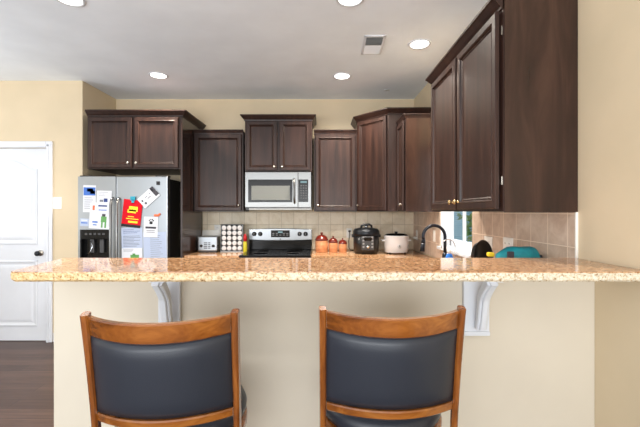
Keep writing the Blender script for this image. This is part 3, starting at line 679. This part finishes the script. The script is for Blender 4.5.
# canisters
for i, (xa, xb, yt, yb_, lb) in enumerate(((315.3, 328, 232.3, 251.3, 'tallest terracotta canister with a glazed lid, nearest the range'), (328.6, 337.8, 236, 251.5, 'middle-sized terracotta canister with a glazed lid, between the other two'), (338.5, 347, 238, 251.6, 'smallest terracotta canister with a glazed lid, nearest the multi-cooker'))):
    d_ = 4.36; r_ = (xb-xa)*d_/F/2; hh = wz(yt, d_)-CT
    t = thing('canister', lb, 'canister', (wx((xa+xb)/2, d_), d_, CT), 0, 'terracotta canisters')
    B().lathe([(r_*.9, 0), (r_*.97, .006), (r_, hh*.3), (r_, hh*.56), (r_*.95, hh*.60)], 'terracotta', 32).build('jar', t)
    l = B().lathe([(r_*1.02, hh*.59), (r_*1.05, hh*.62), (r_*1.0, hh*.68), (r_*.84, hh*.78), (r_*.5, hh*.86), (r_*.16, hh*.885)], 'oxblood_glaze', 32).build('lid', t)
    B().lathe([(r_*.14, hh*.87), (r_*.12, hh*.90), (r_*.24, hh*.95), (r_*.2, hh*.99), (0, hh)], 'oxblood_glaze', 18).build('knob', l)
# multi-cooker
d_ = 4.22; xc_, r_ = wx(366.3, d_), 26.6*d_/F/2; hh = wz(224, d_)-CT
t = thing('multi_cooker', 'black electric multi-cooker with a grey control panel on the back counter', 'cooker', (xc_, d_+.02, CT))
B().lathe([(r_*.82, 0), (r_*.88, .012), (r_*.93, .02), (r_*.97, hh*.35), (r_*.97, hh*.62)], 'black_plastic', 40).build('body', t)
l = B().lathe([(r_*.99, hh*.62), (r_*1.01, hh*.66), (r_*1.0, hh*.76), (r_*.86, hh*.84), (r_*.5, hh*.875), (0, hh*.88)], 'dark_metal', 40).build('lid', t)
b = B(); b.tube([(-.06, -.03, hh*.84), (-.055, -.035, hh*.94), (-.03, -.035, hh*.985), (.03, -.035, hh*.985), (.055, -.035, hh*.94), (.06, -.03, hh*.84)], .013, 'black_plastic'); b.build('handle', l)
b = B(); b.cyl((.0, -.02, hh*.87), (0, -.02, hh*.95), .02, 'chrome'); b.build('valve', l)
b = B(); b.box((-.068, -r_-.012, .045), (.068, -r_+.06, hh*.60), 'dark_grey', .012, seg=3); p = b.build('control_panel', t)
b = B(); b.box((-.045, -r_-.0145, hh*.46), (.045, -r_-.011, hh*.57), 'black_glass', .002)
for c_ in (-1, 1):
    for k in range(4): b.box((c_*.048-.01, -r_-.0145, .075+k*.035), (c_*.048+.01, -r_-.011, .093+k*.035), 'mid_grey')
b.build('screen', p)
b = B(); b.cyl((0, -r_-.011, .085), (0, -r_-.03, .085), .017, 'chrome', .015); b.build('dial', p)
for s_ in (-1, 1):
    b = B(); b.box((s_*r_*.93-.022, -.04, hh*.55), (s_*r_*.93+.022, .04, hh*.65), 'black_plastic', .008); b.build('side_handle', t)
# plug + cord of the multi cooker
ox = wx(349.3, YB); b = B(); b.box((ox-.014, YB-.045, 1.118+.01), (ox+.014, YB-.019, 1.15), 'black_plastic', .005); b.tube([(ox, YB-.042, 1.135), (ox-.003, YB-.07, 1.10), (ox-.012, YB-.075, 1.02), (ox-.01, YB-.08, .94), (ox+.005, YB-.10, CT+.006), (ox+.06, YB-.10, CT+.005), (ox+.09, YB-.17, CT+.005)], .0045, 'black_plastic', 8); tag(b.build('power_cord'), 'black power cord plugged in behind the multi-cooker', 'cord')
# slow cooker
d_ = 4.20; xc_, r_ = wx(396.5, d_), 24.5*d_/F/2; hh = wz(233, d_)-CT
t = thing('slow_cooker', 'white oval slow cooker with a dark lid in the back corner', 'cooker', (xc_, d_+.02, CT))
B().lathe([(r_*.9, .012), (r_*.95, .02), (r_*.98, hh*.5), (r_*1.0, hh*.80), (r_*1.03, hh*.84), (r_*1.03, hh*.875), (r_*.95, hh*.88)], 'white_ceramic', 44, sy=.76).build('body', t)
for sx_1, sy_1 in ((-.6, -.5), (.6, -.5), (-.6, .5), (.6, .5)): B().cyl((sx_1*r_, sy_1*r_, 0), (sx_1*r_, sy_1*r_, .016), .012, 'black_plastic').build('foot', t)
l = B().lathe([(r_*.94, hh*.88), (r_*.93, hh*.91), (r_*.8, hh*.96), (r_*.45, hh*.99), (0, hh)], 'black_glass', 44, sy=.76).build('lid', t)
B().lathe([(.012, hh*.985), (.012, hh*1.01), (.02, hh*1.03), (.02, hh*1.06), (0, hh*1.065)], 'black_plastic', 18).build('knob', l)
b = B(); b.cyl((.015, -r_*.72, hh*.36), (.015, -r_*.76-.012, hh*.36), .021, 'off_grey', .018); b.box((.012, -r_*.76-.016, hh*.36-.004), (.018, -r_*.76-.011, hh*.36+.018), 'dark_grey'); b.build('dial', t)
for s_ in (-1, 1):
    b = B(); b.box((s_*r_*1.04-.02, -.04, hh*.60), (s_*r_*1.04+.02, .04, hh*.68), 'white_ceramic', .007); b.build('handle', t)
dd = (XR-.01)*F/(417-CX); b = B(); zz = wz(238, dd); b.box((XR-.05, dd-.014, zz-.014), (XR-.019, dd+.014, zz+.014), 'white_plastic', .004)
b.tube([(XR-.048, dd, zz), (XR-.09, dd-.01, zz), (XR-.12, dd-.03, zz-.03), (XR-.125, dd-.05, zz-.09), (XR-.13, dd-.07, CT+.03), (XR-.15, dd-.1, CT+.006), (xc_+r_*.8, d_+.15, CT+.006)], .004, 'white_plastic', 8); tag(b.build('power_cord'), 'white power cord from the slow cooker to the corner outlet', 'cord')

# faucet
fx, fy = 1.05, 3.15
t = thing('kitchen_faucet', 'dark high-arched pull-down faucet in front of the sink window', 'faucet', (fx, fy, CT))
B().lathe([(.034, 0), (.034, .008), (.027, .014), (.025, .06), (.023, .11), (.017, .125)], 'faucet_black', 24).build('base', t)
b = B(); pts = [(0, 0, .11), (0, 0, .20)]
ra = .093; zc = wz(225.5, fy)-CT-ra
for k in range(17):
    a = PI*k/16*1.08; pts.append((-ra+ra*math.cos(a), -.01*k/16, zc+ra*math.sin(a)*1.0))
b.tube(pts, .0135, 'faucet_black', 16); b.build('gooseneck', t)
e0 = Vector(pts[-1]); e1 = e0+Vector((-.012, -.002, -.10)); b = B(); b.cyl(e0, e0.lerp(e1, .3), .0155, 'faucet_black', .018); b.cyl(e0.lerp(e1, .3), e1, .018, 'faucet_black', .021); b.build('spray_head', t)
b = B(); b.tube([(0, -.02, .075), (.005, -.05, .08), (.008, -.09, .10)], [.009, .008, .007], 'faucet_black'); b.build('lever', t)
# filtered-water tap
t = thing('water_filter_tap', 'thin chrome curved water tap beside the dark faucet', 'faucet', (1.075, 2.98, CT)); b = B(); B().lathe([(.018, 0), (.018, .006), (.010, .012), (.009, .05), (.006, .056)], 'chrome', 18).build('base', t)
zt_ = wz(239.3, 2.98)-CT; ra = .055; pts = [(0, 0, .05), (0, 0, zt_-ra)]+[(-ra+ra*math.cos(PI*k/14*1.1), 0, zt_-ra+ra*math.sin(PI*k/14*1.1)) for k in range(15)]
b.tube(pts, .0045, 'chrome', 10); b.build('spout', t)
# blue dish soap
t = thing('soap_bottle', 'small blue dish soap bottle beside the faucet base', 'bottle', (1.0, 2.90, CT)); hh = wz(249, 2.90)-CT
B().lathe([(.028, 0), (.032, .008), (.032, hh*.55), (.024, hh*.75), (.012, hh*.82)], 'soap_blue', 20, sy=.7).build('body', t); B().lathe([(.013, hh*.81), (.013, hh*.95), (.006, hh), (0, hh)], 'white_plastic', 16).build('cap', t)
# dish rack with a dark pan standing in it, and a yellow scrubber
t = thing('dish_rack', 'low wire dish rack on the sink counter just behind the bar', 'dish rack', (.98, 2.24, CT))
b = B()
for zz in (.012, .11):
    b.tube([(-.16, -.2, zz), (.15, -.2, zz), (.15, .2, zz), (-.16, .2, zz), (-.16, -.2, zz)], .003, 'chrome', 6)
for k in range(9):
    y_ = -.2+k*.05; b.tube([(-.16, y_, .11), (-.16, y_, .012), (.15, y_, .012), (.15, y_, .11)], .002, 'chrome', 6)
b.build('wire_frame', t)
for sx_1 in (-.15, .14):
    for sy_1 in (-.19, .19): B().cyl((sx_1, sy_1, 0), (sx_1, sy_1, .014), .008, 'black_plastic').build('foot', t)
pd = 2.22; pc = Vector((wx(478.5, pd), pd, wz(240, pd)-.105)); o = thing('frying_pan', 'dark round pan standing on edge in the dish rack', 'pan', pc)
b = B(); mt = RZ(.65) @ RX(PI/2-.10); b.lathe([(.075, 0), (.088, .004), (.102, .035), (.105, .036), (.099, .034), (.086, .010), (0, .008)], 'black_plastic', 40, mt); b.build('pan_body', o)
b = B(); b.tube([mt @ Vector((.100, -.02, .03)), mt @ Vector((.14, -.05, .045)), mt @ Vector((.17, -.07, .05))], [.011, .010, .012], 'brown_handle'); b.build('handle', o)['label'] = 'brown handle'
sdp = 1.975; yc = W(490.5, 254.6, sdp)
t = thing('scrubber', 'yellow dish scrubber with a dark handle beside the pan', 'scrubber', (yc.x, sdp, CT))
hz_ = yc.z-CT
b = B(); b.box((-.016, -.015, hz_-.010), (.016, .015, hz_+.012), 'sponge_yellow', .006); b.build('sponge', t)
b = B(); b.cyl((0, 0, 0), (0, 0, hz_-.011), .012, 'black_plastic', .010); b.build('handle', t)
# teal bag
bd = 1.93; bxa, bxb = wx(497, bd), wx(537.5, bd)
t = thing('fabric_bag', 'teal fabric bag slumped on the counter behind the bar', 'bag', ((bxa+bxb)/2, bd, CT)); w_ = bxb-bxa
prof = [(0, 253.5), (.08, 251.5), (.2, 248.6), (.32, 246.6), (.45, 246.2), (.6, 246.7), (.72, 246.6), (.82, 246.2), (.92, 247.6), (.97, 249.5), (1.0, 252.5)]
rings = []
for u_, py in prof:
    zt2 = wz(py, bd)-CT; x_ = -w_/2+u_*w_; dp = .06*(.35+.65*math.sin(PI*min(max(u_, .06), .94))); r = []
    for k in range(20):
        a = 2*PI*k/20; cs_, sn = math.cos(a), math.sin(a)
        zz = (zt2)*(.5+.5*math.copysign(abs(sn)**.5, sn)); wob = .004*noise.noise(Vector((x_*30, k*.7, 3)))
        r.append((x_+.004*noise.noise(Vector((k*.9, x_*20, 1))), (dp+wob)*math.copysign(abs(cs_)**.6, cs_), zz+(wob*.8 if zz > .02 else 0)))
    rings.append(r)
B().loft(rings, 'teal_fabric').build('body', t)
b = B(); b.box((wx(507.3, bd-.06)-(bxa+bxb)/2, -.068, wz(257, bd)-CT-.03), (wx(513.5, bd-.06)-(bxa+bxb)/2, -.055, wz(251.5, bd-.06)-CT), 'ink_dark', .003); b.build('patch', t)
b = B(); b.tube([(w_/2-.01, 0, .245), (w_/2+.015, 0, .24), (w_/2+.03, 0, .20), (w_/2+.02, 0, .14), (w_/2-.01, 0, .12)], .008, 'ink_dark', 8); b.build('strap', t)

# ================================================================== CEILING FITTINGS
def downlight(label, px, py, power=145):
    d_ = (CEIL-CAM)*F/(CY-py); t = thing('recessed_light', label, 'ceiling light', (wx(px, d_), d_, CEIL), 0, 'recessed ceiling lights')
    B().lathe([(.093, -.0005), (.093, -.006), (.085, -.009), (.075, -.005), (.072, -.0005)], 'white_paint', 36).build('trim_ring', t)
    B().lathe([(.0735, -.001), (.0735, -.004), (0, -.0045)], 'lamp_glow', 36).build('lens', t)
    l = bpy.data.lights.new('downlight', 'SPOT'); l.energy = power; l.color = (1, .91, .79); l.spot_size = 2.6; l.spot_blend = .8; l.shadow_soft_size = .07
    lo = bpy.data.objects.new('bulb', l); COL.objects.link(lo); lo.parent = t; lo.location = (0, 0, -.03)
downlight('recessed light in front of the fridge cabinet', 158.5, 75.3)
downlight('recessed light in front of the cabinets right of the microwave', 342, 76)
downlight('recessed light nearest the large right wall cabinet', 419.5, 44, 95)
downlight('recessed light at the top edge of the photo, left', 69, -1.5)
downlight('recessed light at the top edge of the photo, centre', 350, -1.5)
t = thing('ceiling_vent', 'white rectangular air vent in the ceiling', 'vent', (wx(373, 3.12), 3.12, CEIL), -.03)
b = B(); w2_, l2 = .088, .175
for lo, hi in (((-w2_, -l2, -.008), (-w2_+.022, l2, 0)), ((w2_-.022, -l2, -.008), (w2_, l2, 0)), ((-w2_, -l2, -.008), (w2_, -l2+.022, 0)), ((-w2_, l2-.022, -.008), (w2_, l2, 0))): b.box(lo, hi, 'white_paint', .003)
b.build('frame', t)
B().box((-w2_+.02, -l2+.02, -.0012), (w2_-.02, l2-.02, -.0002), 'mid_grey').build('duct', t)
b = B()
for k in range(14):
    yy = -l2+.03+k*.022; b.box((-w2_+.021, -.010, -.0008), (w2_-.021, .010, .0008), 'vent_grey' if k <= 6 else 'white_paint', mtx=T((0, yy, -.0065)) @ RX(.5 if k <= 6 else -.5))
b.build('louvres', t)
tag(B().lathe([(.03, -.0003), (.03, -.004), (.022, -.007), (0, -.008)], 'off_grey', 24, T((wx(387, 4.27), 4.27, CEIL))).build('sprinkler_cap'), 'tiny round grey cap in the ceiling before the back cabinets', 'sprinkler cap')

# ================================================================== BAR STOOLS
def stool(label, loc, rz):
    t = thing('bar_stool', label, 'bar stool', loc, rz, 'bar stools')
    hwT, hwB = .2085, .207
    zt, yt, yb, zb = 1.092, -.235, -.17, .735
    def post(s_):
        b = B(); pts = []; ups = []; ws = []
        for k in range(15):
            u_ = k/14; z = .655+(zt-.655)*u_; v_ = max(0, (z-.70)/(zt-.70))
            y = -.168-.060*v_**1.25; x = s_*(hwB+(hwT-hwB)*v_**1.6)
            pts.append((x, y, z)); ws.append(.018+.003*v_)
        b.strip(pts, [(s_*.12, 1, 0)]*15, ws, .032, 'honey_wood_upright', .005)
        return b
    for s_ in (-1, 1): post(s_).build('back_post', t)
    def yz(z): v_ = max(0, (z-.70)/(zt-.70)); return -.168-.060*v_**1.25
    bow = .072
    def rail(z0f, z1f, th, m, y_off=0, n=25, xin=.012):
        rings = []
        for k in range(n):
            s_ = -1+2*k/(n-1); z0, z1 = z0f(s_), z1f(s_); r = []
            zs = (z0, z1)
            def P(z, o_):
                v_ = max(0, (z-.70)/(zt-.70)); hw = hwB+(hwT-hwB)*v_**1.6-xin
                return (s_*hw, yz(z)-bow*(1-s_*s_)+o_+y_off, z)
            e = .004
            r = [P(z0, th/2-e), P(z0, -th/2+e), P(z0+e, -th/2), P(z1-e, -th/2), P(z1, -th/2+e), P(z1, th/2-e), P(z1-e, th/2), P(z0+e, th/2)]
            rings.append(r)
        b = B(); b.loft(rings, m, smooth=False); return b
    rail(lambda s_: 1.022+.006*s_*s_, lambda s_: 1.080+.004*abs(s_)**3, .024, 'honey_wood').build('top_rail', t)
    rail(lambda s_: .772-.008*s_*s_, lambda s_: .798-.008*s_*s_, .026, 'honey_wood').build('lower_rail', t)
    # padded back
    n, mm = 25, 11; rings = []
    for k in range(n):
        s_ = -1+2*k/(n-1); e = (1-abs(s_)**8); fr_, bk_ = [], []
        zlo, zhi = .801-.008*s_*s_, 1.024+.004*s_*s_
        for j in range(mm):
            q_ = j/(mm-1); z = zlo+(zhi-zlo)*q_; v_ = max(0, (z-.70)/(zt-.70)); hw = hwB+(hwT-hwB)*v_**1.6-.007
            y = yz(z)-bow*(1-s_*s_); puff = (1-(2*q_-1)**6)*e
            bk_.append((s_*hw, y-.004-.013*puff, z)); fr_.append((s_*hw, y+.010+.022*puff, z))
        rings.append(bk_+fr_[::-1])
    B().loft(rings, 'leather').build('back_pad', t)['label'] = 'black leather back pad'
    # round seat
    B().lathe([(.17, .672), (.203, .678), (.212, .695), (.213, .712), (.205, .730), (.18, .744), (.12, .750), (0, .752)], 'leather', 48).build('seat', t)['label'] = 'black leather seat cushion'
    B().lathe([(.15, .630), (.210, .632), (.214, .640), (.214, .668), (.208, .673), (.15, .673)], 'honey_wood', 48).build('seat_ring', t)
    B().lathe([(.10, .600), (.10, .631), (0, .631)], 'dark_metal', 32).build('swivel_plate', t)
    B().box((-.16, -.16, .545), (.16, .16, .602), 'honey_wood', .01).build('apron', t)
    for sx_ in (-1, 1):
        for sy_ in (-1, 1):
            b = B(); pts = [(sx_*(.145+.065*(1-u_)**1.3), sy_*(.145+.065*(1-u_)**1.3), .0+.60*u_) for u_ in [k/10 for k in range(11)]]
            b.strip(pts, [(sx_, sy_*.0+.001, 0)]*11, .036, .036, 'honey_wood_upright', .005); b.build('leg', t)
    b = B(); q_ = .183
    for z_, r0 in ((.20, q_),):
        for a, c in (((-r0, -r0), (r0, -r0)), ((r0, -r0), (r0, r0)), ((r0, r0), (-r0, r0)), ((-r0, r0), (-r0, -r0))): b.box((min(a[0], c[0])-.009, min(a[1], c[1])-.009, z_-.016), (max(a[0], c[0])+.009, max(a[1], c[1])+.009, z_+.016), 'honey_wood', .004)
    b.build('footrest', t)
    return t
stool('left wooden bar stool with black leather back, before the left corbel', (-.470, 1.30, 0), math.radians(4))
stool('right wooden bar stool with black leather back, nearest the right corbel', (.214, 1.35, 0), math.radians(.5))
